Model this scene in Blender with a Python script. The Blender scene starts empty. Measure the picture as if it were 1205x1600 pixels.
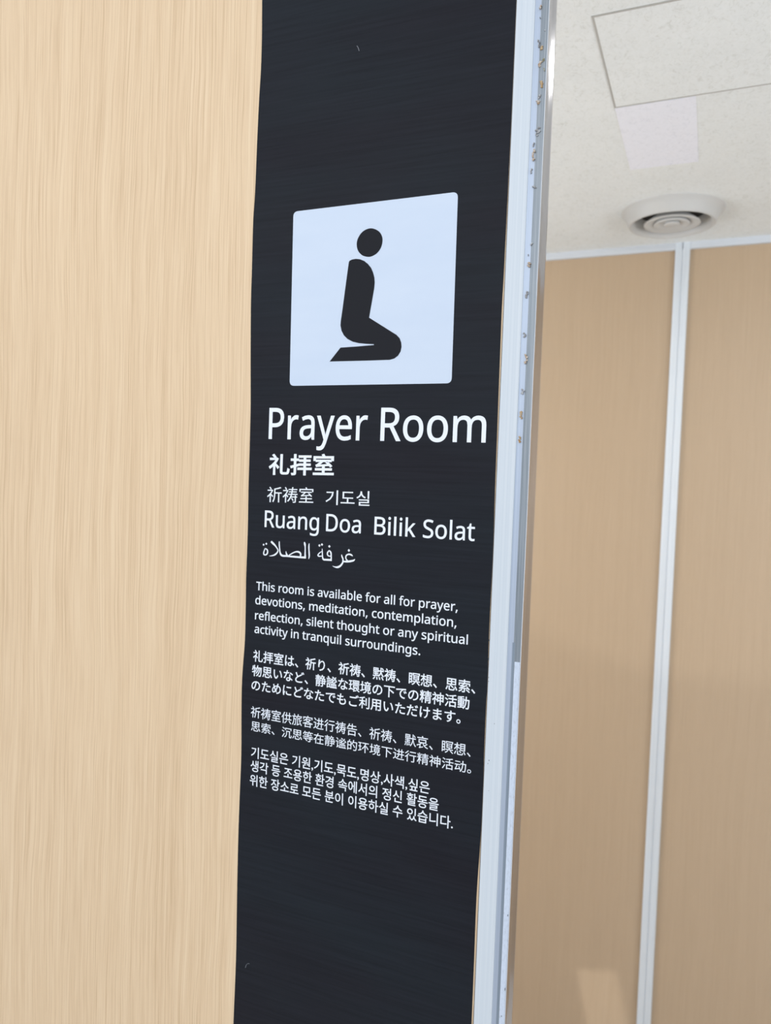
import bpy, bmesh, math, random
from mathutils import Vector, Matrix

C = bpy.context.scene.collection
S = bpy.context.scene

# ---------------------------------------------------------------- camera
CAM_Z = 1.80
CAM_RIGHT = [0.918939, 0.39266, 0.037006]
CAM_UP = [-0.048392, 0.019135, 0.998645]
CAM_FWD = [-0.39142, 0.919485, -0.036585]
cam_data = bpy.data.cameras.new('camera')
cam = bpy.data.objects.new('camera', cam_data)
C.objects.link(cam)
m3 = Matrix((CAM_RIGHT, CAM_UP, [-v for v in CAM_FWD])).transposed()
cam.matrix_world = Matrix.Translation((0, -0.8, CAM_Z)) @ m3.to_4x4()
cam_data.sensor_fit = 'VERTICAL'
cam_data.sensor_height = 36.0
cam_data.lens = 1192.736 / 1600 * 36.0
cam_data.clip_start = 0.01
cam_data.dof.use_dof = True
cam_data.dof.focus_distance = 0.86
cam_data.dof.aperture_fstop = 6.0
S.camera = cam

# ---------------------------------------------------------------- world, lamps, exposure
S.cycles.use_light_tree = False
S.view_settings.view_transform = 'Standard'
S.view_settings.look = 'None'
S.view_settings.gamma = 1.0
S.view_settings.use_curve_mapping = False
S.view_settings.exposure = 0.0
w = bpy.data.worlds.new('hall_daylight')
S.world = w
w.use_nodes = True
w.node_tree.nodes['Background'].inputs[0].default_value = (0.93, 0.97, 1.05, 1)
w.node_tree.nodes['Background'].inputs[1].default_value = 0.83


def lamp(name, kind, loc, target, energy, color=(1, 1, 1), **kw):
    d = bpy.data.lights.new(name, kind)
    d.energy = energy
    d.color = color
    for k, v in kw.items():
        setattr(d, k, v)
    o = bpy.data.objects.new(name, d)
    C.objects.link(o)
    o.location = loc
    o.rotation_euler = (Vector(target) - Vector(loc)).to_track_quat('-Z', 'Y').to_euler()
    return o


lamp('hall_ceiling_lamp', 'AREA', (-0.9, -2.2, 2.6), (-0.7, 0.0, 1.5), 20, (1.0, 0.985, 0.96),
     shape='RECTANGLE', size=2.2, size_y=1.2)
lamp('room_fill', 'POINT', (1.65, 0.30, 1.75), (1.65, 0.30, 0), 44, (0.92, 0.985, 1.07), shadow_soft_size=0.40)  # added fill light without a fixture, brightens ceiling and back wall
lamp('room_fill', 'POINT', (-1.45, 0.50, 1.75), (-1.45, 0.50, 0), 33, (0.92, 0.985, 1.07), shadow_soft_size=0.40)  # second added fill, hidden behind the partition to even out the room
# added spot, no known fixture; its cone edge draws the back wall's shade line
lamp('shade_line_spot', 'SPOT', (1.5, -2.2, 1.98), (0.05, 1.627, 2.40), 60, (1, 0.99, 0.97),
     spot_size=math.radians(32), spot_blend=0.06, shadow_soft_size=0.04)
# added narrow area light, source unseen, that lays a patch low on the wall
_t = Vector((-0.214, 1.627, 0.11)); _s = Vector((0.55, -0.75, 0.28)); _d = (_t - _s).normalized()
beam = lamp('added_patch_beam', 'AREA', _s, _t, 0.032, (1, 0.98, 0.94), shape='RECTANGLE',
            size=0.118, size_y=0.40, spread=math.radians(1.0))
_x = Vector((0.974, 0, 0.225)); _x = (_x - _x.dot(_d) * _d).normalized()
_z = -_d; _y = _z.cross(_x)
beam.matrix_world = Matrix.Translation(_s) @ Matrix((_x, _y, _z)).transposed().to_4x4()


# ---------------------------------------------------------------- materials
def mat(name):
    m = bpy.data.materials.new(name)
    m.use_nodes = True
    nt = m.node_tree
    return m, nt, nt.nodes['Principled BSDF']


def node(nt, t, **kw):
    n = nt.nodes.new(t)
    for k, v in kw.items():
        setattr(n, k, v)
    return n


def coords(nt, scale, rot=(0, 0, 0)):
    tc = node(nt, 'ShaderNodeTexCoord')
    mp = node(nt, 'ShaderNodeMapping')
    mp.inputs['Scale'].default_value = scale
    mp.inputs['Rotation'].default_value = rot
    nt.links.new(tc.outputs['Object'], mp.inputs['Vector'])
    return mp.outputs['Vector']


def noise(nt, vec, scale=1.0, detail=3.0, rough=0.5, dist=0.0):
    n = node(nt, 'ShaderNodeTexNoise')
    n.inputs['Scale'].default_value = scale
    n.inputs['Detail'].default_value = detail
    n.inputs['Roughness'].default_value = rough
    n.inputs['Distortion'].default_value = dist
    nt.links.new(vec, n.inputs['Vector'])
    return n.outputs['Fac']


def ramp(nt, fac, stops):
    r = node(nt, 'ShaderNodeValToRGB')
    e = r.color_ramp.elements
    while len(e) < len(stops):
        e.new(0.5)
    for el, (p, c) in zip(e, stops):
        el.position = p
        el.color = (*c, 1)
    nt.links.new(fac, r.inputs['Fac'])
    return r.outputs['Color']


def mixc(nt, fac, a, b, mode='MIX'):
    n = node(nt, 'ShaderNodeMix', data_type='RGBA', blend_type=mode)
    if isinstance(fac, (int, float)):
        n.inputs[0].default_value = fac
    else:
        nt.links.new(fac, n.inputs[0])
    for i, v in ((6, a), (7, b)):
        if isinstance(v, tuple):
            n.inputs[i].default_value = (*v, 1)
        else:
            nt.links.new(v, n.inputs[i])
    return n.outputs[2]


def math_(nt, op, a, b):
    n = node(nt, 'ShaderNodeMath', operation=op)
    for i, v in enumerate((a, b)):
        if isinstance(v, (int, float)):
            n.inputs[i].default_value = v
        else:
            nt.links.new(v, n.inputs[i])
    return n.outputs[0]


def bump(nt, bsdf, h, strength, dist):
    b = node(nt, 'ShaderNodeBump')
    b.inputs['Strength'].default_value = strength
    b.inputs['Distance'].default_value = dist
    nt.links.new(h, b.inputs['Height'])
    nt.links.new(b.outputs['Normal'], bsdf.inputs['Normal'])


def wood(name, dark, mid, light, amount=1.0, bumpy=0.6, rough=0.42):
    """vertical straight grain with slow waves, like printed laminate"""
    m, nt, b = mat(name)
    base = coords(nt, (1, 1, 1))
    sep = node(nt, 'ShaderNodeSeparateXYZ')
    nt.links.new(base, sep.inputs[0])
    wob = noise(nt, coords(nt, (6.0, 6.0, 2.2)), 1.0, 3.0)
    x2 = math_(nt, 'ADD', sep.outputs[0], math_(nt, 'MULTIPLY', math_(nt, 'SUBTRACT', wob, 0.5), 0.032))
    cmb = node(nt, 'ShaderNodeCombineXYZ')
    nt.links.new(math_(nt, 'MULTIPLY', x2, 640.0), cmb.inputs[0])
    nt.links.new(math_(nt, 'MULTIPLY', sep.outputs[2], 9.0), cmb.inputs[2])
    fine = noise(nt, cmb.outputs[0], 1.0, 3.0, 0.6)
    cmb3 = node(nt, 'ShaderNodeCombineXYZ')
    nt.links.new(math_(nt, 'MULTIPLY', x2, 620.0), cmb3.inputs[0])
    nt.links.new(math_(nt, 'MULTIPLY', sep.outputs[2], 2.0), cmb3.inputs[2])
    fine = math_(nt, 'ADD', math_(nt, 'MULTIPLY', fine, 0.5), math_(nt, 'MULTIPLY', noise(nt, cmb3.outputs[0], 1.0, 2.0, 0.55), 0.5))
    cmb2 = node(nt, 'ShaderNodeCombineXYZ')
    nt.links.new(math_(nt, 'MULTIPLY', x2, 60.0), cmb2.inputs[0])
    nt.links.new(math_(nt, 'MULTIPLY', sep.outputs[2], 0.9), cmb2.inputs[2])
    coarse = noise(nt, cmb2.outputs[0], 1.0, 3.0, 0.5)
    f = math_(nt, 'ADD', math_(nt, 'MULTIPLY', fine, 0.82), math_(nt, 'MULTIPLY', coarse, 0.18))
    col = ramp(nt, f, [(0.5 - 0.17 / amount, dark), (0.5, mid), (0.5 + 0.16 / amount, light)])
    nt.links.new(col, b.inputs['Base Color'])
    b.inputs['Roughness'].default_value = rough
    b.inputs['Specular IOR Level'].default_value = 0.35
    bump(nt, b, fine, bumpy, 0.0006)
    return m


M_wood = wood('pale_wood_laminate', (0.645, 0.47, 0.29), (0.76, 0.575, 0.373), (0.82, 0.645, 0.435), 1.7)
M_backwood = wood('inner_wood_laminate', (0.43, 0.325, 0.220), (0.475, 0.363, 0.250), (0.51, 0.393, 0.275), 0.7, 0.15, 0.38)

# black vinyl film
M_film, nt, b = mat('black_vinyl_film')
st = noise(nt, coords(nt, (7, 1, 260), (0, math.radians(-3), 0)), 1.0, 4.0, 0.6)
lf = noise(nt, coords(nt, (3, 1, 9)), 1.0, 2.0)
smk = noise(nt, coords(nt, (9, 1, 14)), 1.0, 4.0, 0.65)
weave = noise(nt, coords(nt, (600, 1, 25)), 1.0, 2.0)
fc = ramp(nt, lf, [(0.35, (0.0135, 0.0145, 0.0205)), (0.65, (0.0140, 0.0185, 0.0250))])
nt.links.new(mixc(nt, 1.0, fc, ramp(nt, st, [(0.30, (0.82, 0.82, 0.82)), (0.50, (1.0, 1.0, 1.0)), (0.70, (1.16, 1.16, 1.16))]), 'MULTIPLY'), b.inputs['Base Color'])  # streaks in the colour imitate the film's emboss shading
rr = node(nt, 'ShaderNodeMapRange')
rr.inputs['To Min'].default_value = 0.42
rr.inputs['To Max'].default_value = 0.58
nt.links.new(smk, rr.inputs['Value'])
nt.links.new(rr.outputs[0], b.inputs['Roughness'])
b.inputs['Specular IOR Level'].default_value = 0.10
h = math_(nt, 'ADD', math_(nt, 'MULTIPLY', st, 0.8), math_(nt, 'MULTIPLY', weave, 0.25))
bump(nt, b, h, 0.30, 0.0005)


def plain(name, col, rough=0.5, metal=0.0, spec=0.5):
    m, nt, b = mat(name)
    b.inputs['Base Color'].default_value = (*col, 1)
    b.inputs['Roughness'].default_value = rough
    b.inputs['Metallic'].default_value = metal
    b.inputs['Specular IOR Level'].default_value = spec
    return m, nt, b


M_print, nt, b = plain('white_vinyl_print', (0.70, 0.80, 0.93), 0.5, 0, 0.3)
pn = noise(nt, coords(nt, (8, 1, 30)), 1.0, 3.0)
nt.links.new(ramp(nt, pn, [(0.3, (0.595, 0.70, 0.845)), (0.7, (0.63, 0.73, 0.865))]), b.inputs['Base Color'])
M_letter, _, _ = plain('white_lettering_vinyl', (0.86, 0.92, 1.0), 0.5, 0, 0.3)
M_figure, _, _ = plain('black_figure_print', (0.0160, 0.0175, 0.0225), 0.5, 0, 0.08)


def brushed(name, c1, c2, rough, metal, xs=900.0, zs=2.0, spec=0.5):
    m, nt, b = plain(name, c1, rough, metal, spec)
    n = noise(nt, coords(nt, (xs, xs * 0.2, zs)), 1.0, 3.0)
    nt.links.new(ramp(nt, n, [(0.32, c1), (0.68, c2)]), b.inputs['Base Color'])
    return m


M_face = brushed('white_anodised_aluminium', (0.605, 0.68, 0.745), (0.675, 0.74, 0.795), 0.45, 0.0, spec=0.3)
M_bevel = brushed('pale_blue_aluminium', (0.43, 0.51, 0.63), (0.50, 0.58, 0.70), 0.42, 0.5)
M_channel = brushed('grey_satin_aluminium', (0.20, 0.24, 0.275), (0.32, 0.36, 0.40), 0.45, 0.35, 1100, 9)
M_chrome = brushed('polished_aluminium_edge', (0.46, 0.455, 0.475), (0.52, 0.515, 0.54), 0.16, 1.0, 300, 6)
M_bead, _, _ = plain('bright_metal_bead', (0.62, 0.67, 0.73), 0.5, 0.0, 0.3)
M_reflection, nt, b = plain('pale_painted_reflection', (0.63, 0.72, 0.86), 0.45, 0.0)  # pale tones stand in for something bright mirrored in the channel
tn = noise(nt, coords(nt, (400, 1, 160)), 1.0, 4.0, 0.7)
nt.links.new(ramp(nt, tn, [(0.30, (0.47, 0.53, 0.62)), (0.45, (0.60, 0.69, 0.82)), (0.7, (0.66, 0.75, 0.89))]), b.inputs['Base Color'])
M_groove, _, _ = plain('grey_groove_metal', (0.25, 0.31, 0.38), 0.4, 0.3)
RES = []
for nm, c1, c2 in (('tan_residue', (0.42, 0.29, 0.18), (0.62, 0.58, 0.52)), ('brown_residue', (0.40, 0.23, 0.08), (0.56, 0.44, 0.28)),
                   ('grey_residue', (0.25, 0.25, 0.25), (0.50, 0.52, 0.54)), ('olive_residue', (0.24, 0.23, 0.13), (0.46, 0.45, 0.36))):
    m, nt, b = plain(nm, c1, 0.75)
    n = noise(nt, coords(nt, (700, 700, 500)), 1.0, 3.0)
    nt.links.new(ramp(nt, n, [(0.40, c1), (0.62, c2)]), b.inputs['Base Color'])
    RES.append(m)
M_gasket, _, _ = plain('grey_brown_sealant', (0.13, 0.11, 0.09), 0.7)
M_scuff, _, _ = plain('dark_scuff', (0.10, 0.12, 0.15), 0.7)
M_scratch, _, _ = plain('pale_scratch', (0.20, 0.22, 0.25), 0.6)

M_ceil, nt, b = plain('rockwool_ceiling_board', (0.70, 0.71, 0.69), 0.9, 0, 0.2)
fl = noise(nt, coords(nt, (95, 60, 70)), 1.0, 4.0, 0.62, 1.6)
bg = noise(nt, coords(nt, (6, 6, 6)), 1.0, 2.0)
cc = mixc(nt, 1.0, ramp(nt, fl, [(0.28, (0.84, 0.84, 0.82)), (0.44, (0.965, 0.965, 0.96)), (0.62, (1, 1, 1))]),
          ramp(nt, bg, [(0.3, (0.755, 0.80, 0.815)), (0.7, (0.78, 0.825, 0.84))]), 'MULTIPLY')
nt.links.new(cc, b.inputs['Base Color'])
bump(nt, b, fl, 0.25, 0.001)
M_tile, nt, b = plain('fresh_white_ceiling_board', (0.73, 0.74, 0.80), 0.9, 0, 0.2)
fl = noise(nt, coords(nt, (95, 60, 70)), 1.0, 4.0, 0.62, 1.6)
nt.links.new(ramp(nt, fl, [(0.30, (0.71, 0.75, 0.83)), (0.44, (0.79, 0.825, 0.91)), (0.62, (0.81, 0.845, 0.93))]), b.inputs['Base Color'])
M_joint, _, _ = plain('hatch_frame_grey', (0.42, 0.43, 0.42), 0.6)
M_rail, _, _ = plain('pale_aluminium_rail', (0.62, 0.67, 0.73), 0.45, 0.1)
M_strip = brushed('aluminium_joint_strip', (0.66, 0.73, 0.80), (0.72, 0.79, 0.86), 0.4, 0.25, 500, 2)
M_vent, _, _ = plain('off_white_vent_enamel', (0.53, 0.545, 0.545), 0.5)
M_dark, _, _ = plain('dark_duct', (0.012, 0.012, 0.012), 0.9)
M_floor, nt, b = plain('grey_floor_tile', (0.42, 0.41, 0.39), 0.5)
fn = noise(nt, coords(nt, (12, 12, 12)), 1.0, 5.0)
nt.links.new(ramp(nt, fn, [(0.3, (0.66, 0.64, 0.61)), (0.7, (0.74, 0.72, 0.69))]), b.inputs['Base Color'])


# ---------------------------------------------------------------- builders
def obj(name, bm, material, parent=None, **props):
    me = bpy.data.meshes.new(name)
    bmesh.ops.recalc_face_normals(bm, faces=bm.faces)
    bm.to_mesh(me)
    bm.free()
    me.materials.append(material)
    return link(name, me, parent, **props)


def link(name, me, parent=None, **props):
    o = bpy.data.objects.new(name, me)
    C.objects.link(o)
    if parent:
        o.parent = parent
    for k, v in props.items():
        o[k] = v
    return o


def thing(name, label, cat, group=None, loc=(0, 0, 0)):
    o = bpy.data.objects.new(name, None)
    o.empty_display_size = 0.05
    C.objects.link(o)
    o.location = loc
    o['label'] = label
    o['category'] = cat
    if group:
        o['group'] = group
    return o


def box(bm, x0, x1, y0, y1, z0, z1):
    v = [bm.verts.new((x, y, z)) for x in (x0, x1) for y in (y0, y1) for z in (z0, z1)]
    for f in ((0, 1, 3, 2), (4, 6, 7, 5), (0, 4, 5, 1), (2, 3, 7, 6), (0, 2, 6, 4), (1, 5, 7, 3)):
        bm.faces.new([v[i] for i in f])


def box_bm(*a):
    bm = bmesh.new()
    box(bm, *a)
    return bm


def slab(bm, pts, y_front, thick):
    """a polygon in the wall plane (X, Z) given a real thickness"""
    a = [bm.verts.new((x, y_front, z)) for x, z in pts]
    c = [bm.verts.new((x, y_front + thick, z)) for x, z in pts]
    bm.faces.new(a)
    bm.faces.new(c[::-1])
    n = len(pts)
    for i in range(n):
        j = (i + 1) % n
        bm.faces.new((a[i], c[i], c[j], a[j]))


def prism(pts, z0, z1):
    """extrude an (X, Y) section vertically"""
    bm = bmesh.new()
    a = [bm.verts.new((x, y, z0)) for x, y in pts]
    c = [bm.verts.new((x, y, z1)) for x, y in pts]
    n = len(pts)
    for i in range(n):
        j = (i + 1) % n
        bm.faces.new((a[i], a[j], c[j], c[i]))
    bm.faces.new(a[::-1])
    bm.faces.new(c)
    return bm


def spline(pts, closed, steps):
    """Catmull-Rom through the points (any dimension)"""
    n = len(pts)
    out = []
    for i in range(n if closed else n - 1):
        p = [pts[(i + k) % n] if closed else pts[min(max(i + k, 0), n - 1)] for k in (-1, 0, 1, 2)]
        for s in range(steps):
            t = s / steps
            out.append(tuple(0.5 * (2 * b_ + (c_ - a_) * t + (2 * a_ - 5 * b_ + 4 * c_ - d_) * t * t
                                    + (3 * b_ - a_ - 3 * c_ + d_) * t ** 3) for a_, b_, c_, d_ in zip(*p)))
    if not closed:
        out.append(tuple(pts[-1]))
    return out


# ---------------------------------------------------------------- lettering
GLYPHS = {
 " ": (209, []),
 ',': (215, [[(152,87,154,84,149,65),(143,45,136,23,128,1),(120,-20,111,-42,102,-64),(94,-84,85,-103,68,-103),(50,-103,33,-103,38,-83),(43,-61,49,-38,54,-15),(58,8,63,31,67,54),(70,74,73,93,98,93),(123,93,148,93,150,90)]]),
 '.': (215, [[(58,24,58,43,58,63),(63,77,72,85,82,93),(93,97,107,97,121,97),(132,93,142,85,152,77),(157,63,157,43,157,24),(152,10,142,2,132,-7),(121,-11,107,-11,93,-11),(82,-7,72,2,63,10)]]),
 'B': (521, [[(187,573,241,573,313,573),(367,562,404,541,440,520),(459,483,459,431,459,408),(455,388,446,371,438,354),(426,339,409,328,393,316),(373,308,350,304,350,303),(350,301,350,300,374,296),(395,289,415,279,435,269),(450,254,461,236,472,217),(478,193,478,163,478,128),(470,99,454,74,438,50),(415,31,385,19,356,6),(320,0,279,0,212,0),(145,0,78,0,78,191),(78,382,78,573,132,573)],[(221,329,256,329,305,329),(339,337,357,352,375,368),(384,392,384,423,384,454),(373,477,351,490,329,504),(293,511,245,511,213,511),(182,511,150,511,150,450),(150,389,150,329,185,329)],[(187,269,150,269,150,199),(150,130,150,61,188,61),(227,61,265,61,316,61),(352,71,371,91,391,110),(401,136,401,168,401,189),(397,206,388,221,379,236),(364,248,344,256,323,265),(295,269,260,269,223,269)]]),
 'D': (585, [[(536,353,536,292,536,228),(525,174,501,131,477,87),(443,55,399,33,354,11),(300,0,237,0,184,0),(131,0,78,0,78,191),(78,382,78,573,137,573),(195,573,254,573,312,573),(362,562,404,540,446,519),(479,488,502,446,525,405)],[(460,214,460,289,460,340),(452,382,435,415,418,447),(394,471,361,487,329,503),(290,511,244,511,213,511),(181,511,150,511,150,361),(150,211,150,62,176,62),(202,62,228,62,305,62),(363,81,402,119,441,157)]]),
 'P': (485, [[(179,573,229,573,304,573),(359,558,393,528,427,499),(444,458,444,404,444,381),(440,358,433,336,425,315),(412,295,395,278,377,261),(353,248,324,238,295,228),(258,223,216,223,194,223),(172,223,150,223,150,149),(150,74,150,0,126,0),(102,0,78,0,78,191),(78,382,78,573,128,573)],[(274,511,223,511,199,511),(174,511,150,511,150,435),(150,360,150,285,169,285),(188,285,208,285,244,285),(274,289,298,296,322,304),(340,316,352,334,364,351),(370,373,370,401,370,438),(358,465,334,484,311,502)]]),
 'R': (498, [[(183,573,236,573,283,573),(323,567,353,555,384,543),(407,524,422,500,437,476),(444,446,444,410,444,379),(439,354,427,334,416,313),(402,297,385,285,367,273),(349,264,330,257,382,171),(434,86,487,0,459,0),(431,0,403,0,356,79),(310,158,264,237,226,237),(188,237,150,237,150,158),(150,79,150,0,126,0),(102,0,78,0,78,191),(78,382,78,573,130,573)],[(263,510,232,510,204,510),(177,510,150,510,150,439),(150,368,150,298,179,298),(207,298,236,298,282,298),(316,307,338,325,359,344),(370,371,370,407,370,432),(365,452,355,467,345,482),(330,493,310,500,289,507)]]),
 'S': (440, [[(403,183,403,153,403,119),(394,90,378,66,361,42),(337,24,307,11,276,-2),(240,-8,198,-8,177,-8),(156,-7,137,-5,117,-3),(99,0,83,4,67,8),(53,13,41,19,41,42),(41,65,41,88,60,80),(84,72,113,65,141,58),(171,55,201,55,230,55),(253,58,273,66,292,73),(306,84,316,98,326,112),(330,128,330,147,330,165),(326,181,318,194,310,207),(297,219,277,230,258,241),(230,252,196,265,171,274),(150,283,131,294,113,304),(97,316,85,330,73,343),(63,358,57,375,51,392),(48,412,48,435,48,465),(56,491,71,513,87,534),(108,551,136,563,163,575),(195,581,231,581,262,581),(291,578,318,572,344,566),(368,558,389,549,381,528),(374,507,366,487,347,495),(325,503,302,508,279,514),(254,517,229,517,205,517),(185,514,169,507,153,500),(141,490,133,478,125,465),(121,450,121,434,121,415),(125,399,133,386,141,373),(154,361,172,351,191,341),(215,330,246,318,280,306),(308,293,332,279,355,265),(372,248,385,228,397,208)]]),
 'T': (446, [[(259,170,259,0,235,0),(211,0,187,0,187,170),(187,339,187,509,127,509),(68,509,8,509,8,530),(8,551,8,573,151,573),(294,573,437,573,437,551),(437,530,437,509,378,509),(318,509,259,509,259,339)]]),
 'a': (450, [[(203,437,231,437,283,437),(322,426,347,403,372,380),(385,343,385,293,385,195),(385,98,385,0,368,0),(351,0,334,0,329,20),(325,41,320,61,319,61),(318,61,317,61,304,45),(292,32,279,22,266,12),(251,4,234,-1,217,-6),(196,-8,172,-8,147,-8),(124,-3,103,6,82,15),(66,29,55,48,43,67),(37,91,37,119,37,162),(54,195,87,219,121,242),(173,254,243,257,267,257),(292,258,316,259,316,268),(316,276,316,285,316,321),(308,345,293,359,277,373),(255,380,227,380,204,380),(183,377,163,370,142,363),(123,356,106,347,99,365),(91,383,84,400,103,410),(125,419,151,426,176,433)],[(273,209,252,208,198,206),(161,197,141,182,120,167),(110,146,110,119,110,95),(117,77,132,66,147,55),(165,49,188,49,225,49),(255,59,279,79,303,99),(315,130,315,172,315,184),(315,197,315,210,294,209)]]),
 'b': (493, [[(139,511,139,461,139,443),(138,426,138,410,137,394),(136,382,135,373,136,373),(137,373,139,373,151,391),(168,406,189,419,211,431),(238,437,272,437,325,437),(368,418,401,381,433,344),(449,289,449,215,449,166),(442,125,427,91,412,58),(392,33,365,17,338,0),(307,-8,272,-8,238,-8),(211,-2,189,10,168,23),(151,37,139,55,137,55),(135,55,133,55,128,36),(123,18,119,0,102,0),(85,0,68,0,68,203),(68,406,68,609,92,609),(115,609,139,609,139,560)],[(299,379,260,379,229,379),(205,373,188,361,170,350),(157,332,150,308,142,285),(139,254,139,217,139,216),(139,215,139,214,139,161),(147,121,165,93,182,65),(214,51,261,51,300,51),(329,65,348,93,367,121),(376,162,376,216,376,270),(367,310,348,338,329,365)]]),
 'c': (385, [[(265,-8,241,-8,203,-8),(169,0,139,15,109,31),(86,55,69,87,53,120),(44,162,44,213,44,265),(53,308,71,342,88,375),(112,399,142,415,173,430),(207,438,245,438,267,438),(288,436,309,431,329,426),(346,421,358,415,351,395),(344,376,337,356,324,361),(309,365,292,370,275,374),(259,376,244,376,215,376),(191,370,172,358,154,345),(140,327,131,303,122,279),(117,249,117,213,117,179),(122,150,131,126,140,102),(153,84,172,71,190,59),(213,53,240,53,263,53),(284,55,302,60,320,65),(336,71,351,78,351,57),(351,36,351,15,337,8),(321,2,304,-2,286,-6)]]),
 'd': (493, [[(243,-8,221,-8,167,-8),(124,11,92,48,60,85),(44,140,44,214,44,288),(60,344,93,381,125,419),(168,438,221,438,244,438),(263,435,280,429,296,424),(311,416,323,407,335,397),(346,386,354,374,356,374),(358,374,359,374,359,381),(358,392,356,405,355,419),(354,430,354,438,354,495),(354,552,354,609,378,609),(401,609,425,609,425,406),(425,203,425,0,406,0),(387,0,368,0,365,19),(361,38,358,58,357,58),(356,58,354,58,346,45),(335,34,323,24,311,15),(296,7,279,1,263,-5)],[(193,51,232,51,277,51),(309,63,328,88,346,113),(355,150,355,200,355,205),(355,209,355,213,355,267),(346,308,329,336,311,365),(279,379,231,379,193,379),(165,364,146,334,127,304),(117,263,117,213,117,161),(127,121,146,93,165,65)]]),
 'e': (452, [[(196,438,234,438,271,438),(303,430,329,414,356,398),(376,375,390,346,404,317),(411,283,411,244,411,230),(411,215,411,201,313,201),(215,201,117,201,118,153),(131,116,154,90,178,65),(211,52,254,52,281,52),(306,55,327,60,348,65),(370,72,392,82,392,61),(392,41,392,20,370,10),(349,3,327,-1,306,-6),(280,-8,251,-8,210,-8),(174,0,143,17,112,33),(88,58,70,91,53,124),(44,164,44,212,44,259),(52,299,68,333,84,366),(106,392,134,411,163,429)],[(257,380,233,380,200,380),(173,369,154,348,134,326),(122,296,119,257,192,257),(265,257,338,257,338,282),(334,303,326,322,319,340),(308,354,292,364,277,375)]]),
 'f': (276, [[(266,393,266,375,230,375),(194,375,158,375,158,250),(158,125,158,0,134,0),(111,0,87,0,87,125),(87,250,87,375,62,375),(37,375,12,375,12,386),(12,397,12,408,37,416),(62,424,87,432,87,441),(87,449,87,457,87,494),(93,524,104,547,115,570),(131,587,152,597,172,608),(198,613,227,613,244,613),(260,612,274,609,288,606),(300,603,310,599,304,581),(298,562,292,544,283,546),(273,549,262,552,251,554),(240,556,228,556,204,556),(187,548,175,532,164,516),(158,492,158,458,158,449),(158,439,158,430,194,430),(230,430,266,430,266,412)]]),
 'g': (493, [[(165,438,221,438,249,438),(274,433,297,422,320,411),(339,395,355,373,357,373),(358,373,359,373,362,392),(366,411,369,430,388,430),(406,430,425,430,425,284),(425,138,425,-7,425,-48),(418,-82,404,-109,390,-137),(369,-158,341,-172,312,-186),(276,-192,233,-192,202,-192),(173,-190,147,-186,121,-181),(98,-174,78,-165,78,-144),(78,-122,78,-100,98,-111),(122,-119,149,-125,176,-131),(206,-134,237,-134,273,-134),(302,-123,324,-101,345,-80),(355,-50,355,-13,355,-7),(355,-2,355,4,355,10),(356,20,356,32,357,44),(357,52,358,57,357,57),(356,57,354,57,339,35),(321,19,299,8,277,-3),(251,-8,221,-8,166,-8),(122,11,91,51,60,90),(44,144,44,214,44,283),(60,337,91,377,122,418)],[(259,379,230,379,206,379),(186,372,169,359,152,346),(139,328,130,303,121,279),(117,249,117,213,117,160),(127,120,146,92,166,64),(194,50,232,50,254,50),(272,53,288,58,303,64),(316,73,326,85,337,97),(344,112,349,131,354,149),(356,172,356,197,356,203),(356,209,356,214,356,253),(352,285,343,309,334,333),(320,350,302,362,283,373)]]),
 'h': (495, [[(139,490,139,431,139,420),(138,410,138,399,137,389),(136,379,135,370,136,370),(138,370,140,370,149,385),(160,398,174,407,188,417),(203,424,221,429,238,435),(255,437,273,437,308,437),(337,432,360,421,384,410),(401,393,413,370,425,347),(431,317,431,280,431,187),(431,93,431,0,407,0),(384,0,361,0,361,92),(361,183,361,275,361,310),(353,336,338,353,322,370),(298,379,265,379,233,379),(207,372,189,360,171,348),(158,331,150,308,143,284),(139,256,139,222,139,148),(139,74,139,0,115,0),(92,0,68,0,68,203),(68,406,68,609,92,609),(115,609,139,609,139,550)]]),
 'i': (207, [[(115,430,139,430,139,287),(139,143,139,0,115,0),(92,0,68,0,68,143),(68,287,68,430,92,430)],[(92,591,104,591,115,591),(124,587,133,580,141,573),(145,562,145,546,145,531),(141,520,133,512,124,505),(115,501,104,501,92,501),(83,505,75,512,67,520),(63,531,63,546,63,562),(67,573,75,580,83,587)]]),
 'k': (428, [[(138,397,138,291,138,283),(138,271,137,257,136,244),(135,231,135,221,136,221),(137,221,138,221,141,226),(146,232,152,240,159,248),(165,256,172,264,179,273),(184,279,189,285,235,333),(281,381,326,430,354,430),(381,430,409,430,351,369),(293,307,235,246,297,164),(359,82,421,0,393,0),(364,0,336,0,286,67),(237,134,187,200,171,186),(154,172,138,158,138,105),(138,53,138,0,115,0),(91,0,68,0,68,203),(68,406,68,609,91,609),(115,609,138,609,138,503)]]),
 'l': (207, [[(139,203,139,0,115,0),(92,0,68,0,68,203),(68,406,68,609,92,609),(115,609,139,609,139,406)]]),
 'm': (749, [[(512,438,540,438,588,438),(625,425,649,401,673,376),(685,335,685,280,685,187),(685,93,685,0,662,0),(638,0,615,0,615,92),(615,184,615,277,615,310),(608,336,594,353,580,370),(558,379,528,379,486,379),(456,366,438,342,420,318),(411,283,411,237,411,158),(411,79,411,0,388,0),(365,0,342,0,342,92),(342,184,342,277,342,299),(338,318,332,333,326,348),(316,360,303,367,290,375),(274,379,253,379,225,379),(202,372,185,360,169,348),(157,331,150,308,142,285),(139,257,139,223,139,149),(139,74,139,0,115,0),(92,0,68,0,68,143),(68,287,68,430,87,430),(106,430,125,430,129,410),(132,391,136,371,137,371),(138,371,140,371,149,386),(160,399,173,409,186,418),(200,426,217,431,233,435),(249,438,266,438,299,438),(327,432,349,420,371,408),(388,390,398,366,399,366),(400,366,402,366,416,390),(436,408,461,420,486,432)]]),
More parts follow.
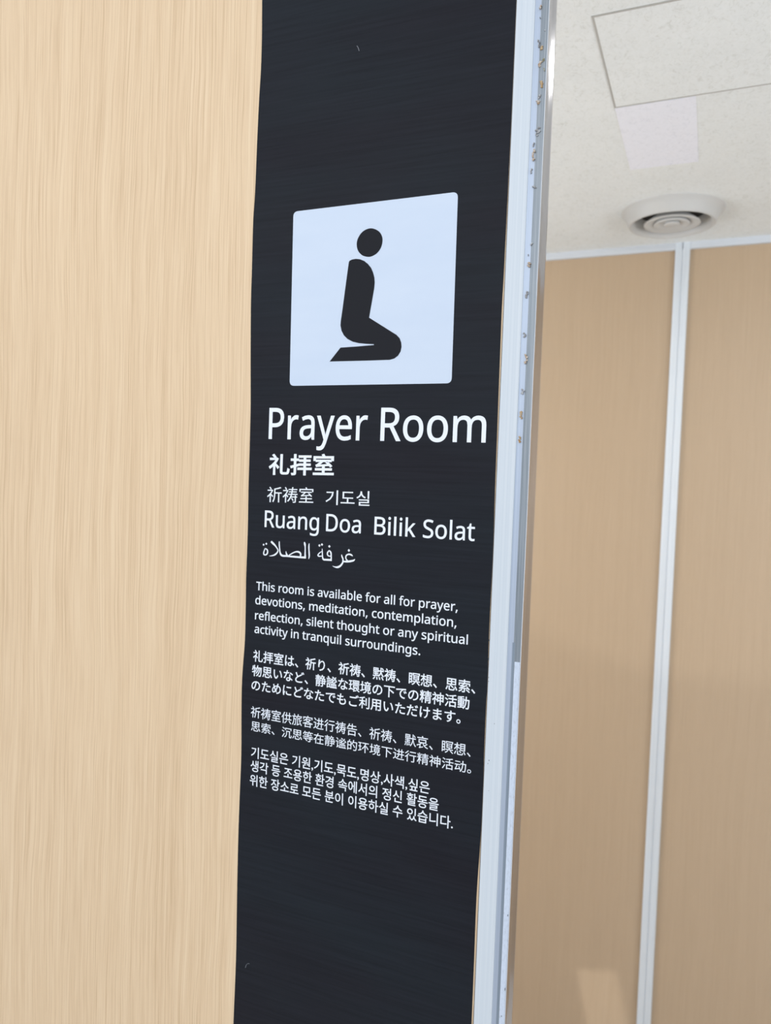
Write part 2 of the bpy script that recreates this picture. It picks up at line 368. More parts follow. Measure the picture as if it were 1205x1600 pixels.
 'n': (495, [[(257,438,275,438,326,438),(365,425,391,401,418,376),(431,335,431,280,431,187),(431,93,431,0,407,0),(384,0,361,0,361,92),(361,183,361,275,361,310),(353,336,338,353,322,370),(298,379,265,379,217,379),(184,365,166,338,148,312),(139,273,139,223,139,149),(139,74,139,0,115,0),(92,0,68,0,68,143),(68,287,68,430,87,430),(106,430,125,430,129,410),(132,391,136,371,137,371),(138,371,140,371,149,386),(161,399,175,409,189,418),(205,426,222,431,239,435)]]),
 'o': (485, [[(442,263,442,216,442,180),(437,148,428,121,418,93),(405,70,388,51,370,31),(349,17,324,7,300,-3),(272,-8,241,-8,213,-8),(187,-3,163,7,139,17),(118,31,100,51,83,70),(69,93,59,121,49,148),(44,180,44,216,44,263),(52,304,68,336,84,369),(107,394,137,412,167,429),(203,438,244,438,283,438),(317,429,347,412,377,394),(400,369,417,336,433,304)],[(117,267,117,216,117,182),(121,153,130,128,139,103),(153,84,172,71,190,57),(214,51,243,51,272,51),(296,57,314,71,333,84),(347,103,356,128,364,153),(369,182,369,216,369,250),(364,279,355,303,346,327),(332,346,314,359,296,372),(272,379,242,379,198,379),(167,364,147,335,127,306)]]),
 'p': (493, [[(250,438,273,438,326,438),(368,419,401,383,433,346),(449,290,449,216,449,167),(442,126,427,93,412,59),(392,34,365,17,339,0),(308,-8,272,-8,250,-8),(230,-5,213,1,196,7),(182,14,170,24,158,33),(147,43,139,55,137,55),(136,55,134,55,135,45),(136,34,137,20,138,6),(139,-6,139,-16,139,-75),(139,-134,139,-192,115,-192),(92,-192,68,-192,68,15),(68,222,68,430,87,430),(107,430,126,430,129,410),(132,391,136,371,137,371),(138,371,139,371,147,384),(158,395,170,405,182,415),(196,423,213,429,230,435)],[(299,379,260,379,231,379),(208,373,190,362,172,351),(160,335,152,313,144,291),(139,263,139,229,139,225),(139,220,139,216,139,180),(142,150,150,126,157,101),(170,83,188,70,206,57),(230,51,261,51,288,51),(309,58,326,72,343,87),(355,106,364,131,372,156),(376,184,376,217,376,266),(367,305,348,334,329,364)]]),
 'q': (493, [[(354,-70,354,-9,354,1),(355,12,355,25,356,38),(357,49,358,58,357,58),(355,58,354,58,341,40),(324,24,303,11,281,-2),(253,-8,219,-8,167,-8),(125,11,93,48,60,85),(44,140,44,214,44,263),(52,304,67,338,82,371),(102,396,129,413,156,429),(187,438,221,438,255,438),(283,431,304,419,325,406),(342,390,355,371,356,371),(357,371,358,371,362,391),(365,410,369,430,388,430),(406,430,425,430,425,222),(425,15,425,-192,401,-192),(378,-192,354,-192,354,-131)],[(194,51,233,51,262,51),(286,56,304,67,321,77),(334,94,342,116,350,138),(355,166,355,199,355,204),(355,209,355,213,355,268),(346,309,328,337,310,365),(277,379,231,379,192,379),(164,364,145,334,126,304),(117,263,117,213,117,162),(127,122,146,93,165,65)]]),
 'r': (331, [[(249,438,269,438,277,438),(285,437,295,437,304,436),(312,435,319,433,316,411),(313,390,310,368,303,370),(296,371,287,372,279,373),(271,374,264,374,247,374),(231,370,217,363,202,356),(188,347,176,334,165,321),(155,306,149,289,142,271),(139,251,139,229,139,153),(139,76,139,0,115,0),(92,0,68,0,68,143),(68,287,68,430,87,430),(107,430,126,430,129,404),(131,377,134,351,135,351),(136,351,137,351,146,367),(157,382,170,395,183,408),(198,418,214,426,231,434)]]),
 's': (384, [[(348,142,348,119,348,91),(341,68,327,49,313,30),(294,16,268,6,242,-3),(212,-8,176,-8,146,-8),(121,-6,99,-1,77,4),(58,11,42,19,42,41),(42,62,42,83,59,75),(80,67,104,60,128,53),(153,49,178,49,214,49),(240,55,256,66,272,78),(280,93,280,112,280,123),(277,133,271,141,265,150),(255,158,239,167,224,175),(202,185,174,196,146,206),(122,217,103,228,83,238),(68,251,57,266,46,281),(41,300,41,324,41,360),(56,388,85,408,115,428),(154,438,202,438,228,438),(253,435,275,430,298,425),(319,418,339,409,331,390),(323,372,315,353,297,360),(278,367,258,372,238,377),(218,380,197,380,168,380),(146,375,131,366,116,357),(108,344,108,328,108,316),(112,306,119,298,126,290),(137,282,154,274,170,266),(191,256,219,246,246,236),(269,226,289,215,308,204),(323,191,333,176,343,161)]]),
 't': (289, [[(192,50,212,50,222,50),(233,51,245,53,256,54),(265,56,272,59,272,41),(272,23,272,5,264,1),(254,-2,240,-4,226,-7),(213,-8,200,-8,177,-8),(157,-4,138,4,119,11),(103,25,91,44,80,63),(74,90,74,125,74,209),(74,292,74,375,53,375),(33,375,13,375,13,387),(13,398,13,409,33,418),(54,428,75,437,84,468),(93,498,103,528,117,528),(130,528,144,528,144,496),(144,463,144,430,186,430),(227,430,269,430,269,412),(269,393,269,375,227,375),(186,375,144,375,144,292),(144,210,144,127,144,101),(151,81,163,69,176,56)]]),
 'u': (495, [[(404,430,427,430,427,287),(427,143,427,0,408,0),(389,0,370,0,366,19),(363,38,359,57,358,57),(357,57,356,57,347,42),(335,30,321,20,306,10),(291,3,273,-1,256,-6),(238,-8,220,-8,186,-8),(157,-3,134,8,110,19),(93,36,81,59,69,82),(63,112,63,148,63,242),(63,336,63,430,87,430),(111,430,135,430,135,338),(135,245,135,153,135,119),(142,93,158,76,173,59),(198,51,230,51,262,51),(287,57,306,69,324,81),(337,98,345,121,353,145),(357,173,357,206,357,281),(357,355,357,430,380,430)]]),
 'v': (407, [[(190,0,163,0,109,143),(54,287,0,430,25,430),(50,430,75,430,106,345),(136,261,167,176,171,165),(176,152,180,137,185,123),(190,109,193,96,197,83),(200,72,201,63,202,63),(203,63,204,63,207,72),(210,83,214,96,218,110),(222,123,227,138,232,152),(237,165,241,176,271,261),(302,345,332,430,357,430),(382,430,407,430,353,287),(298,143,244,0,217,0)]]),
 'y': (409, [[(59,286,1,430,26,430),(51,430,76,430,107,348),(138,267,169,185,175,171),(179,157,184,144,189,130),(193,117,196,105,200,92),(203,80,205,68,206,68),(207,68,209,68,212,82),(217,99,224,121,231,142),(238,164,245,186,275,267),(304,349,333,430,358,430),(384,430,409,430,347,267),(285,104,224,-59,214,-86),(202,-109,188,-130,174,-150),(158,-165,138,-176,119,-187),(95,-192,67,-192,55,-192),(43,-192,34,-190,24,-189),(16,-188,9,-186,9,-167),(9,-149,9,-130,15,-131),(22,-132,30,-133,38,-134),(47,-135,56,-135,73,-135),(87,-132,99,-126,111,-119),(121,-111,130,-99,138,-88),(146,-74,152,-59,159,-40),(167,-21,174,-2,116,142)]]),
}


def fill(loops):
    """fill closed outlines (holes and all) and return vertices and faces"""
    cu = bpy.data.curves.new('tmp', 'CURVE')
    cu.dimensions = '2D'
    cu.fill_mode = 'BOTH'
    for lp in loops:
        sp = cu.splines.new('POLY')
        sp.points.add(len(lp) - 1)
        sp.use_cyclic_u = True
        for pt, (x, y) in zip(sp.points, lp):
            pt.co = (x, y, 0, 1)
    o = bpy.data.objects.new('tmp', cu)
    C.objects.link(o)
    dg = bpy.context.evaluated_depsgraph_get()
    dg.update()
    me = bpy.data.meshes.new_from_object(o.evaluated_get(dg))
    bpy.data.objects.remove(o)
    vs = [v.co.copy() for v in me.vertices]
    fs = [tuple(p.vertices) for p in me.polygons]
    bpy.data.meshes.remove(me)
    return vs, fs


def flatten(knots, steps):
    """cubic knots (handle, point, handle) to a plain closed outline"""
    out = []
    n = len(knots)
    for i in range(n):
        _, p0, h0 = knots[i]
        h1, p1, _ = knots[(i + 1) % n]
        d = (p1 - p0)
        straight = d.length < 1e-9 or (abs(d.cross(h0 - p0)) < 0.004 * d.length and abs(d.cross(h1 - p0)) < 0.004 * d.length)
        for s_ in range(1 if straight else steps):
            t_ = s_ / steps
            q = (1 - t_) ** 3 * p0 + 3 * (1 - t_) ** 2 * t_ * h0 + 3 * (1 - t_) * t_ * t_ * h1 + t_ ** 3 * p1
            if not out or (q - out[-1]).length > 0.0015:
                out.append(q)
    if len(out) > 2 and (out[0] - out[-1]).length < 0.0015:
        out.pop()
    return out


def area(lp):
    return 0.5 * sum(lp[i - 1].cross(lp[i]) for i in range(len(lp)))


def letter(loops, bold):
    """the filled outlines, plus a thin band along every outline that thickens the strokes"""
    vs, fs = fill([[tuple(p) for p in lp] for lp in loops])
    for ci, lp in enumerate(loops if bold else ()):
        n = len(lp)
        lift = 0.01 * (1 + ci % 7)
        k0 = len(vs)
        for i in range(n):
            e0 = (lp[i] - lp[i - 1]).normalized()
            e1 = (lp[(i + 1) % n] - lp[i]).normalized()
            n1 = Vector((e1.y, -e1.x))
            m_ = Vector((e0.y, -e0.x)) + n1
            m_ = n1 if m_.length < 0.3 else m_.normalized()
            m_ = m_ * bold * min(1.0 / max(m_.dot(n1), 0.5), 1.5)
            vs += [Vector((*(lp[i] + m_), lift)), Vector((*(lp[i] - m_), lift))]
        for i in range(n):
            j = (i + 1) % n
            fs.append((k0 + 2 * i, k0 + 2 * j, k0 + 2 * j + 1, k0 + 2 * i + 1))
    return vs, fs


def latin(text, bold):
    loops = []
    x = 0.0
    for ch in text:
        adv, glyph = GLYPHS[ch]
        g = [flatten([(Vector(((k[0] + x) / 1000, k[1] / 1000)), Vector(((k[2] + x) / 1000, k[3] / 1000)),
                       Vector(((k[4] + x) / 1000, k[5] / 1000))) for k in sp], 3) for sp in glyph]
        loops += g
        x += adv
    return letter(loops, bold)


def cjk(text, bold):
    cu = bpy.data.curves.new('tmp', 'FONT')
    cu.body = text
    cu.size = 1.0
    o = bpy.data.objects.new('tmp', cu)
    C.objects.link(o)
    dg = bpy.context.evaluated_depsgraph_get()
    dg.update()
    flat = o.evaluated_get(dg).to_curve(dg)
    loops = [flatten([(p.handle_left.xy, p.co.xy, p.handle_right.xy) for p in sp.bezier_points], 3) for sp in flat.splines]
    o.evaluated_get(dg).to_curve_clear()
    bpy.data.objects.remove(o)
    loops = [l for l in loops if len(l) > 2]
    return letter(loops, bold)


def extent(vs, k):
    return min(v[k] for v in vs), max(v[k] for v in vs)


def place(bm, data, x0, x1, z_of, zl0, zl1, height, y_front, thick):
    """stretch flat lettering to its run on the wall and give the vinyl its thickness"""
    vs, fs = data
    lx0, lx1 = extent(vs, 0)
    k = height / (zl1 - zl0)
    front, back = [], []
    for v in vs:
        X = x0 + (v.x - lx0) / (lx1 - lx0) * (x1 - x0)
        Z = z_of(X) + (v.y - zl0) * k
        front.append(bm.verts.new((X, y_front - v.z * 0.001, Z)))
        back.append(bm.verts.new((X, y_front + thick, Z)))
    edges = {}
    for f in fs:
        try:
            bm.faces.new([front[i] for i in f])
            bm.faces.new([back[i] for i in reversed(f)])
        except ValueError:
            continue
        for i in range(len(f)):
            e = (f[i], f[(i + 1) % len(f)])
            if (e[1], e[0]) in edges:
                edges[(e[1], e[0])] = False
            else:
                edges[e] = True
    for (i, j), border in edges.items():
        if border:
            try:
                bm.faces.new((front[i], back[i], back[j], front[j]))
            except ValueError:
                pass


# ---------------------------------------------------------------- the setting
Y_BACK = 1.627
CEIL = 2.54
P_TH = 0.026
FILM_LEFT = [(-0.52911, 2.49074), (-0.52679, 2.37749), (-0.52558, 2.33192), (-0.52556, 2.29402), (-0.52691, 2.25623), (-0.52785, 2.20675), (-0.52852, 2.14931), (-0.53002, 2.11483), (-0.52977, 2.05683), (-0.52975, 2.01803), (-0.52825, 1.96347), (-0.52657, 1.91656), (-0.52553, 1.88523), (-0.52514, 1.83812), (-0.52511, 1.79084), (-0.52425, 1.73551), (-0.52459, 1.67989), (-0.52391, 1.64009), (-0.52361, 1.60015), (-0.52593, 1.5517), (-0.52553, 1.51148), (-0.52381, 1.45518), (-0.52434, 1.39827), (-0.5245, 1.34934), (-0.5237, 1.27584), (-0.52242, 1.19386), (-0.52332, 1.11075), (-0.52373, 0.98534)]
FILM_RIGHT = [(-0.21064, 2.40913), (-0.21245, 2.3117), (-0.2126, 2.26245), (-0.21276, 2.21298), (-0.21323, 2.17992), (-0.21356, 2.11338), (-0.21392, 2.05985), (-0.21419, 2.02626), (-0.21474, 1.99257), (-0.21459, 1.95874), (-0.21444, 1.9248), (-0.21387, 1.80182), (-0.21315, 1.73296), (-0.2137, 1.6636), (-0.21353, 1.62182), (-0.21295, 1.58695), (-0.21361, 1.56584), (-0.21355, 1.50959), (-0.21294, 1.46027), (-0.21368, 1.41045), (-0.21527, 1.35302), (-0.21497, 1.28136), (-0.21488, 1.2092), (-0.21529, 1.09992)]
XL = -0.21209
XW = -0.19224
XA = -0.18624
XB = -0.17819
XC = -0.1775
PLATE = [(-0.47133, 1.91332), (-0.26742, 1.91281), (-0.26885, 2.11969), (-0.47377, 2.11976)]
HEAD = [(-0.37166, 2.0903), (-0.36536, 2.08852), (-0.36005, 2.08475), (-0.35687, 2.07922), (-0.35638, 2.07335), (-0.3583, 2.06675), (-0.36298, 2.06131), (-0.36935, 2.05855), (-0.37457, 2.05851), (-0.38121, 2.06082), (-0.38629, 2.06596), (-0.38838, 2.07205), (-0.38797, 2.07852), (-0.38415, 2.08525), (-0.3784, 2.08918)]
BODY_OUTLINE = [(-0.39778, 2.05445), (-0.3969, 2.05581), (-0.39361, 2.05697), (-0.38899, 2.05731), (-0.38367, 2.05641), (-0.37832, 2.0541), (-0.37359, 2.05043), (-0.3695, 2.04576), (-0.36668, 2.04027), (-0.36475, 2.03426), (-0.36412, 2.02835), (-0.36452, 2.02192), (-0.36658, 2.00853), (-0.36959, 1.98925), (-0.33491, 1.96829), (-0.33096, 1.96441), (-0.32873, 1.95932), (-0.32816, 1.95466), (-0.32909, 1.94946), (-0.33206, 1.9449), (-0.33638, 1.94188), (-0.34206, 1.94053), (-0.3725, 1.94048), (-0.41835, 1.94084), (-0.40482, 1.95645), (-0.38371, 1.95701), (-0.36235, 1.95789), (-0.36239, 1.95884), (-0.37063, 1.9595), (-0.38121, 1.96073), (-0.38925, 1.96271), (-0.39605, 1.96608), (-0.40092, 1.97047), (-0.40423, 1.97601), (-0.40582, 1.98209), (-0.4056, 1.98688), (-0.40356, 2.00355), (-0.40108, 2.0261)]
ARABIC_STROKES = [[(-0.49027, 1.72501, 0.002334), (-0.48763, 1.72296, 0.002707), (-0.48485, 1.72081, 0.002054), (-0.4824, 1.71823, 0.001587), (-0.4802, 1.71518, 0.0014), (-0.48117, 1.7122, 0.00168), (-0.48442, 1.70917, 0.001867), (-0.48842, 1.70772, 0.001307), (-0.49213, 1.70717, 0.000467)], [(-0.47872, 1.72586, 0.001027), (-0.47865, 1.72226, 0.001587), (-0.47801, 1.71765, 0.001494), (-0.47731, 1.71305, 0.00168), (-0.47585, 1.70995, 0.00224), (-0.473, 1.7087, 0.002334), (-0.46834, 1.70886, 0.002147), (-0.46302, 1.70872, 0.002054), (-0.45445, 1.7087, 0.002147), (-0.44724, 1.7087, 0.00224), (-0.44138, 1.70894, 0.002427)], [(-0.46908, 1.71449, 0.000467), (-0.46845, 1.71192, 0.001587), (-0.46704, 1.70959, 0.002147)], [(-0.46504, 1.70956, 0.001214), (-0.46052, 1.71248, 0.001307), (-0.45533, 1.71474, 0.001587), (-0.45106, 1.71475, 0.002147), (-0.4487, 1.71273, 0.002054), (-0.44892, 1.70984, 0.00168)], [(-0.44416, 1.72726, 0.00112), (-0.44341, 1.72484, 0.002427), (-0.44282, 1.72116, 0.001494), (-0.4426, 1.71545, 0.001587), (-0.44239, 1.70973, 0.002147), (-0.44211, 1.70757, 0.001867)], [(-0.43749, 1.72608, 0.000653), (-0.43777, 1.72321, 0.001587), (-0.4376, 1.71865, 0.00168), (-0.43699, 1.71298, 0.001774), (-0.43699, 1.70955, 0.0014), (-0.43775, 1.70732, 0.000373)], [(-0.49823, 1.716, 0.001214), (-0.49524, 1.71415, 0.00168), (-0.49491, 1.71066, 0.001867), (-0.49693, 1.70829, 0.001587), (-0.49987, 1.70844, 0.001587), (-0.50023, 1.71088, 0.001587), (-0.49937, 1.71358, 0.001307), (-0.49837, 1.71599, 0.000934)], [(-0.41987, 1.72099, 0.00056), (-0.41962, 1.7176, 0.001214), (-0.41928, 1.71366, 0.0014), (-0.41883, 1.71028, 0.00168), (-0.41735, 1.70824, 0.002054), (-0.41429, 1.70823, 0.002147), (-0.40671, 1.70845, 0.00224)], [(-0.42006, 1.71757, 0.000747), (-0.42288, 1.71596, 0.00112), (-0.4252, 1.71312, 0.0014), (-0.42399, 1.71173, 0.0014), (-0.41986, 1.7122, 0.001027)], [(-0.41029, 1.71949, 0.001214), (-0.41247, 1.71696, 0.00168), (-0.4125, 1.71425, 0.001587), (-0.41067, 1.71285, 0.001307), (-0.40783, 1.71305, 0.0014)], [(-0.41054, 1.71947, 0.001214), (-0.40831, 1.71725, 0.001867), (-0.40765, 1.71335, 0.001587), (-0.40752, 1.70997, 0.001587), (-0.4076, 1.70714, 0.00112)], [(-0.39413, 1.71571, 0.000747), (-0.39341, 1.71324, 0.00168), (-0.39206, 1.71053, 0.00168), (-0.39222, 1.70659, 0.001867), (-0.39518, 1.70244, 0.00224), (-0.39886, 1.70058, 0.00224), (-0.40263, 1.70063, 0.001214), (-0.4055, 1.70165, 0.000373)], [(-0.37966, 1.71489, 0.000653), (-0.38144, 1.71621, 0.001867), (-0.38455, 1.71683, 0.001774), (-0.38747, 1.71551, 0.00168), (-0.38855, 1.71303, 0.001494), (-0.38771, 1.71057, 0.0014), (-0.38611, 1.70929, 0.00168)], [(-0.39133, 1.70778, 0.00168), (-0.38607, 1.70817, 0.00224), (-0.38116, 1.70909, 0.00224), (-0.37812, 1.71015, 0.001867), (-0.37665, 1.71176, 0.000373)]]
ARABIC_DOTS = [(-0.50078, 1.72035, 0.002521), (-0.49694, 1.72177, 0.002707), (-0.42371, 1.72442, 0.002894), (-0.42038, 1.72577, 0.002894), (-0.41048, 1.72427, 0.002987), (-0.38485, 1.72122, 0.003081)]
LATIN_LINES = [('title_lettering', [('Prayer', -0.49842, 1.84981, -0.36655, 1.84918), ('Room', -0.35025, 1.84908, -0.22624, 1.84889)], 0.03694, 0.006), ('lettering', [('Ruang', -0.50023, 1.74225, -0.4253, 1.74205), ('Doa', -0.41573, 1.74185, -0.3705, 1.74189), ('Bilik', -0.35348, 1.7418, -0.30286, 1.74196), ('Solat', -0.29398, 1.74179, -0.23409, 1.74186)], 0.02003, 0.006), ('lettering', [('This room is available for all for prayer,', -0.50952, 1.66402, -0.24997, 1.66331)], 0.01018, 0.008), ('lettering', [('devotions, meditation, contemplation,', -0.51009, 1.64652, -0.25063, 1.64583)], 0.0102, 0.008), ('lettering', [('reflection, silent thought or any spiritual', -0.50987, 1.62765, -0.23692, 1.62822)], 0.01021, 0.008), ('lettering', [('activity in tranquil surroundings.', -0.51, 1.61086, -0.29158, 1.60972)], 0.01022, 0.008)]
CJK_LINES = [[('礼拝室', -0.4969, 1.80587, 1.83162, -0.40794, 1.80721, 0.022)], [('祈祷室', -0.49787, 1.77267, 1.79139, -0.43399, 1.77391, 0.0), ('기도실', -0.41753, 1.77313, 1.79031, -0.36073, 1.77397, 0.004)], [('礼拝室は、祈り、祈祷、黙祷、瞑想、思索、', -0.51076, 1.57523, 1.58977, -0.22619, 1.5749, 0.012)], [('物思いなど、静謐な環境の下での精神活動', -0.51178, 1.55697, 1.57113, -0.2322, 1.55678, 0.012)], [('のためにどなたでもご利用いただけます。', -0.5119, 1.53959, 1.55114, -0.24148, 1.54001, 0.012)], [('祈祷室供旅客进行祷告、祈祷、默哀、瞑想、', -0.51151, 1.50542, 1.51931, -0.22849, 1.5048, 0.002)], [('思索、沉思等在静谧的环境下进行精神活动。', -0.51054, 1.48872, 1.50053, -0.22716, 1.48687, 0.002)], [('기도실은 기원,기도,묵도,명상,사색,싶은', -0.50932, 1.45483, 1.46906, -0.27415, 1.45464, 0.008)], [('생각 등 조용한 환경 속에서의 정신 활동을', -0.50955, 1.43795, 1.4522, -0.26282, 1.43757, 0.008)], [('위한 장소로 모든 분이 이용하실 수 있습니다.', -0.51003, 1.42003, 1.4343, -0.24544, 1.42085, 0.008)]]
RESIDUE = [(-0.1874, 2.29836, 0.00248, 0.0031, 0), (-0.18678, 2.28754, 0.00093, 0.00124, 2), (-0.18125, 2.27348, 0.00093, 0.00124, 2), (-0.18703, 2.26161, 0.00186, 0.00744, 2), (-0.18314, 2.25633, 0.0031, 0.00372, 1), (-0.18125, 2.24365, 0.00217, 0.0031, 3), (-0.1844, 2.23999, 0.00434, 0.00558, 0), (-0.18014, 2.23371, 0.00124, 0.0031, 3), (-0.18248, 2.21915, 0.00372, 0.00682, 1), (-0.18393, 2.207, 0.0031, 0.00372, 2), (-0.18467, 2.20125, 0.00496, 0.00372, 0), (-0.18406, 2.17238, 0.00496, 0.0062, 2), (-0.18493, 2.16792, 0.0031, 0.00248, 2), (-0.18779, 2.15848, 0.00186, 0.00372, 2), (-0.18746, 2.14793, 0.0031, 0.01178, 0), (-0.18895, 2.13167, 0.00217, 0.00496, 2), (-0.1837, 2.11458, 0.00496, 0.00248, 2), (-0.1856, 2.05602, 0.00248, 0.00248, 2), (-0.18849, 2.045, 0.00093, 0.00186, 2), (-0.18669, 2.0349, 0.00372, 0.00496, 0), (-0.18884, 2.00379, 0.0031, 0.00744, 2), (-0.18854, 1.96171, 0.0031, 0.00496, 2), (-0.18575, 1.93685, 0.0031, 0.00992, 0), (-0.18764, 1.90268, 0.0031, 0.00558, 2), (-0.1886, 1.87778, 0.0031, 0.00806, 1), (-0.18884, 1.85214, 0.0031, 0.00682, 1)]
SCUFFS = [(-0.21231, 1.64635, 0.00093, 0.00248), (-0.21292, 1.63584, 0.00062, 0.00186), (-0.21255, 1.61566, 0.00062, 0.00248), (-0.21147, 1.59554, 0.00062, 0.00186), (-0.21143, 1.59136, 0.00062, 0.00124), (-0.20302, 1.54645, 0.00124, 0.00093), (-0.20731, 1.50577, 0.00124, 0.00186), (-0.20822, 1.50209, 0.00062, 0.00186), (-0.20603, 1.47292, 0.00062, 0.00093), (-0.17892, 1.26046, 0.00074, 0.00372), (-0.18147, 1.22984, 0.00074, 0.00124), (-0.17964, 1.34153, 0.00074, 0.00248)]
REFLECTION_TOP = 1.61604
SCRATCHES = [[(-0.39737, 2.29891), (-0.39565, 2.29644), (-0.39429, 2.2926)], [(-0.50794, 1.18813), (-0.50712, 1.19165), (-0.5044, 1.19489), (-0.5025, 1.19462)]]


obj('floor', box_bm(-3.0, 3.0, -4.0, 1.70, -0.05, 0.0), M_floor, kind='structure')
obj('ceiling', box_bm(-2.6, 2.4, 0.0, 1.70, CEIL, CEIL + 0.05), M_ceil, kind='structure')
obj('wall_front', box_bm(-3.0, XL - 0.0006, 0.0, P_TH, 0.0, CEIL), M_wood, kind='structure')
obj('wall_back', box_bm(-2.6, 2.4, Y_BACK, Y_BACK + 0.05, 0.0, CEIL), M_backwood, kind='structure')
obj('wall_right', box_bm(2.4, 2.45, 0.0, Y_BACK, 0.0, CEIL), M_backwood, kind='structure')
# top rail and panel joint strip of the back wall
obj('trim_1', box_bm(-2.6, 2.4, Y_BACK - 0.010, Y_BACK, CEIL - 0.0195, CEIL), M_rail, kind='structure')
jx0, jx1 = -0.1327, -0.0920
jm = (jx0 + jx1) / 2
obj('trim_2', prism([(jx0, Y_BACK), (jx0, Y_BACK - 0.011), (jx0 + 0.001, Y_BACK - 0.012), (jm - 0.0012, Y_BACK - 0.012),
                     (jm - 0.0008, Y_BACK - 0.010), (jm + 0.0008, Y_BACK - 0.010), (jm + 0.0012, Y_BACK - 0.012),
                     (jx1 - 0.001, Y_BACK - 0.012), (jx1, Y_BACK - 0.011), (jx1, Y_BACK)], 0.0, CEIL), M_strip, kind='structure')

# ---------------------------------------------------------------- door post at the partition's end
post = thing('door_post', 'white aluminium door post beside the black sign, with torn tape residue', 'door post', loc=(0, 0, 0))
YF = -0.0022
obj('face_plate', prism([(XL, P_TH), (XL, YF + 0.0006), (XL + 0.0006, YF), (XW - 0.0005, YF), (XW, YF + 0.0005), (XW, P_TH)], 0, CEIL), M_face, post)
obj('gasket', prism([(XL - 0.0009, 0.0), (XL - 0.0009, -0.0008), (XL, -0.0008), (XL, 0.0)], 0, CEIL), M_gasket, post, label='thin dark sealing line')
obj('bevel_strip', prism([(XW, P_TH), (XW, YF + 0.0010), (XA, YF + 0.0022), (XA, P_TH)], 0, CEIL), M_bevel, post, label='pale blue metal bevel strip')
obj('channel', prism([(XA, P_TH), (XA, YF + 0.0022), (XA + 0.0012, YF + 0.0022), (XA + 0.0016, YF + 0.0010), (XB, YF + 0.0012), (XB, P_TH)], 0, CEIL),
    M_channel, post, label='grey satin metal channel')
obj('bead', prism([(XB, P_TH), (XB, YF + 0.0006), (XB + 0.0003, YF + 0.0002), (XC - 0.0003, YF + 0.0004), (XC, YF + 0.0012), (XC, P_TH)], 0, CEIL), M_bead, post, label='bright thin metal bead')
side = prism([(XC, YF + 0.0012), (XC + 0.0002, 0.004), (XC + 0.0008, 0.009), (XC + 0.0018, 0.014), (XC + 0.0028, 0.019), (XC + 0.0020, P_TH), (XC, P_TH)], 0, CEIL)
for f in side.faces:
    f.smooth = False
obj('polished_edge', side, M_chrome, post, label='polished metal inner edge mirroring the room')
obj('reflection_strip', prism([(XA + 0.0021, YF + 0.0012), (XA + 0.0021, YF + 0.0006), (XB - 0.0002, YF + 0.0007), (XB - 0.0002, YF + 0.0013)], 0, REFLECTION_TOP), M_reflection, post,  # added strip, coloured like a bright reflection in the metal
    label='pale reflection painted over the lower part of the scratched channel')
obj('groove', prism([(XA - 0.0012, YF + 0.0024), (XA - 0.0012, YF + 0.0016), (XA + 0.0019, YF + 0.0016), (XA + 0.0019, YF + 0.0024)], 0, REFLECTION_TOP + 0.02), M_groove, post)
rnd = random.Random(5)
for x, z, ww, hh, tone in RESIDUE:
    bm = bmesh.new()
    big = hh > 0.0028
    k = 4 if big else 2
    for q in range(k):      # a few torn flakes
        cx = x + rnd.uniform(-0.32, 0.32) * ww
        cz = z + (q + 0.5 - k / 2) / k * hh
        n = 9
        pts = []
        for i in range(n):
            a = 2 * math.pi * i / n
            rr_ = rnd.uniform(0.45, 1.1)
            pts.append((cx + math.cos(a) * ww * 0.47 * rr_, cz + math.sin(a) * hh * 0.70 / k * rr_))
        slab(bm, pts, YF - 0.0001, 0.0022)
    obj('tape_residue', bm, RES[tone], post, label=('tan', 'brown', 'grey', 'olive')[tone] + ' flake of torn tape residue')
for x, z, ww, hh in SCUFFS:
    bm = bmesh.new()
    slab(bm, [(x + math.cos(2 * math.pi * i / 7) * ww * 0.5 * rnd.uniform(0.6, 1.1), z + math.sin(2 * math.pi * i / 7) * hh * 0.5 * rnd.uniform(0.6, 1.1)) for i in range(7)], YF - 0.0001, 0.0022)
    obj('scuff', bm, M_scuff, post, label='small dark scuff')

# ---------------------------------------------------------------- the sign
sign = thing('wall_sign', 'tall black vinyl prayer room sign with white pictogram and multilingual text on wooden partition', 'sign')
bm = bmesh.new()
outline = [(FILM_LEFT[0][0], CEIL - 0.01)] + spline(FILM_LEFT, False, 4) + [(FILM_LEFT[-1][0], 0.01), (FILM_RIGHT[-1][0], 0.01)] + spline(FILM_RIGHT, False, 4)[::-1] + [(FILM_RIGHT[0][0], CEIL - 0.01)]
slab(bm, outline, -0.0004, 0.0004)
film = obj('film', bm, M_film, sign)


def fillet(pts, r):
    out = []
    n = len(pts)
    for i in range(n):
        p = Vector(pts[i]); a = (Vector(pts[i - 1]) - p).normalized(); c = (Vector(pts[(i + 1) % n]) - p).normalized()
        for s in range(7):
            t = s / 6
            out.append(tuple((1 - t) ** 2 * (p + a * r) + 2 * t * (1 - t) * p + t * t * (p + c * r)))
    return out


bm = bmesh.new()
slab(bm, fillet(PLATE, 0.0062), -0.0006, 0.0002)
plate = obj('pictogram_panel', bm, M_print, sign, label='white square pictogram panel with rounded corners')
bm = bmesh.new()
slab(bm, spline(HEAD, True, 4), -0.0008, 0.0002)
obj('figure_head', bm, M_figure, plate, label='black round head')
bm = bmesh.new()
slab(bm, BODY_OUTLINE, -0.0008, 0.0002)
obj('figure_body', bm, M_figure, plate, label='black kneeling body')

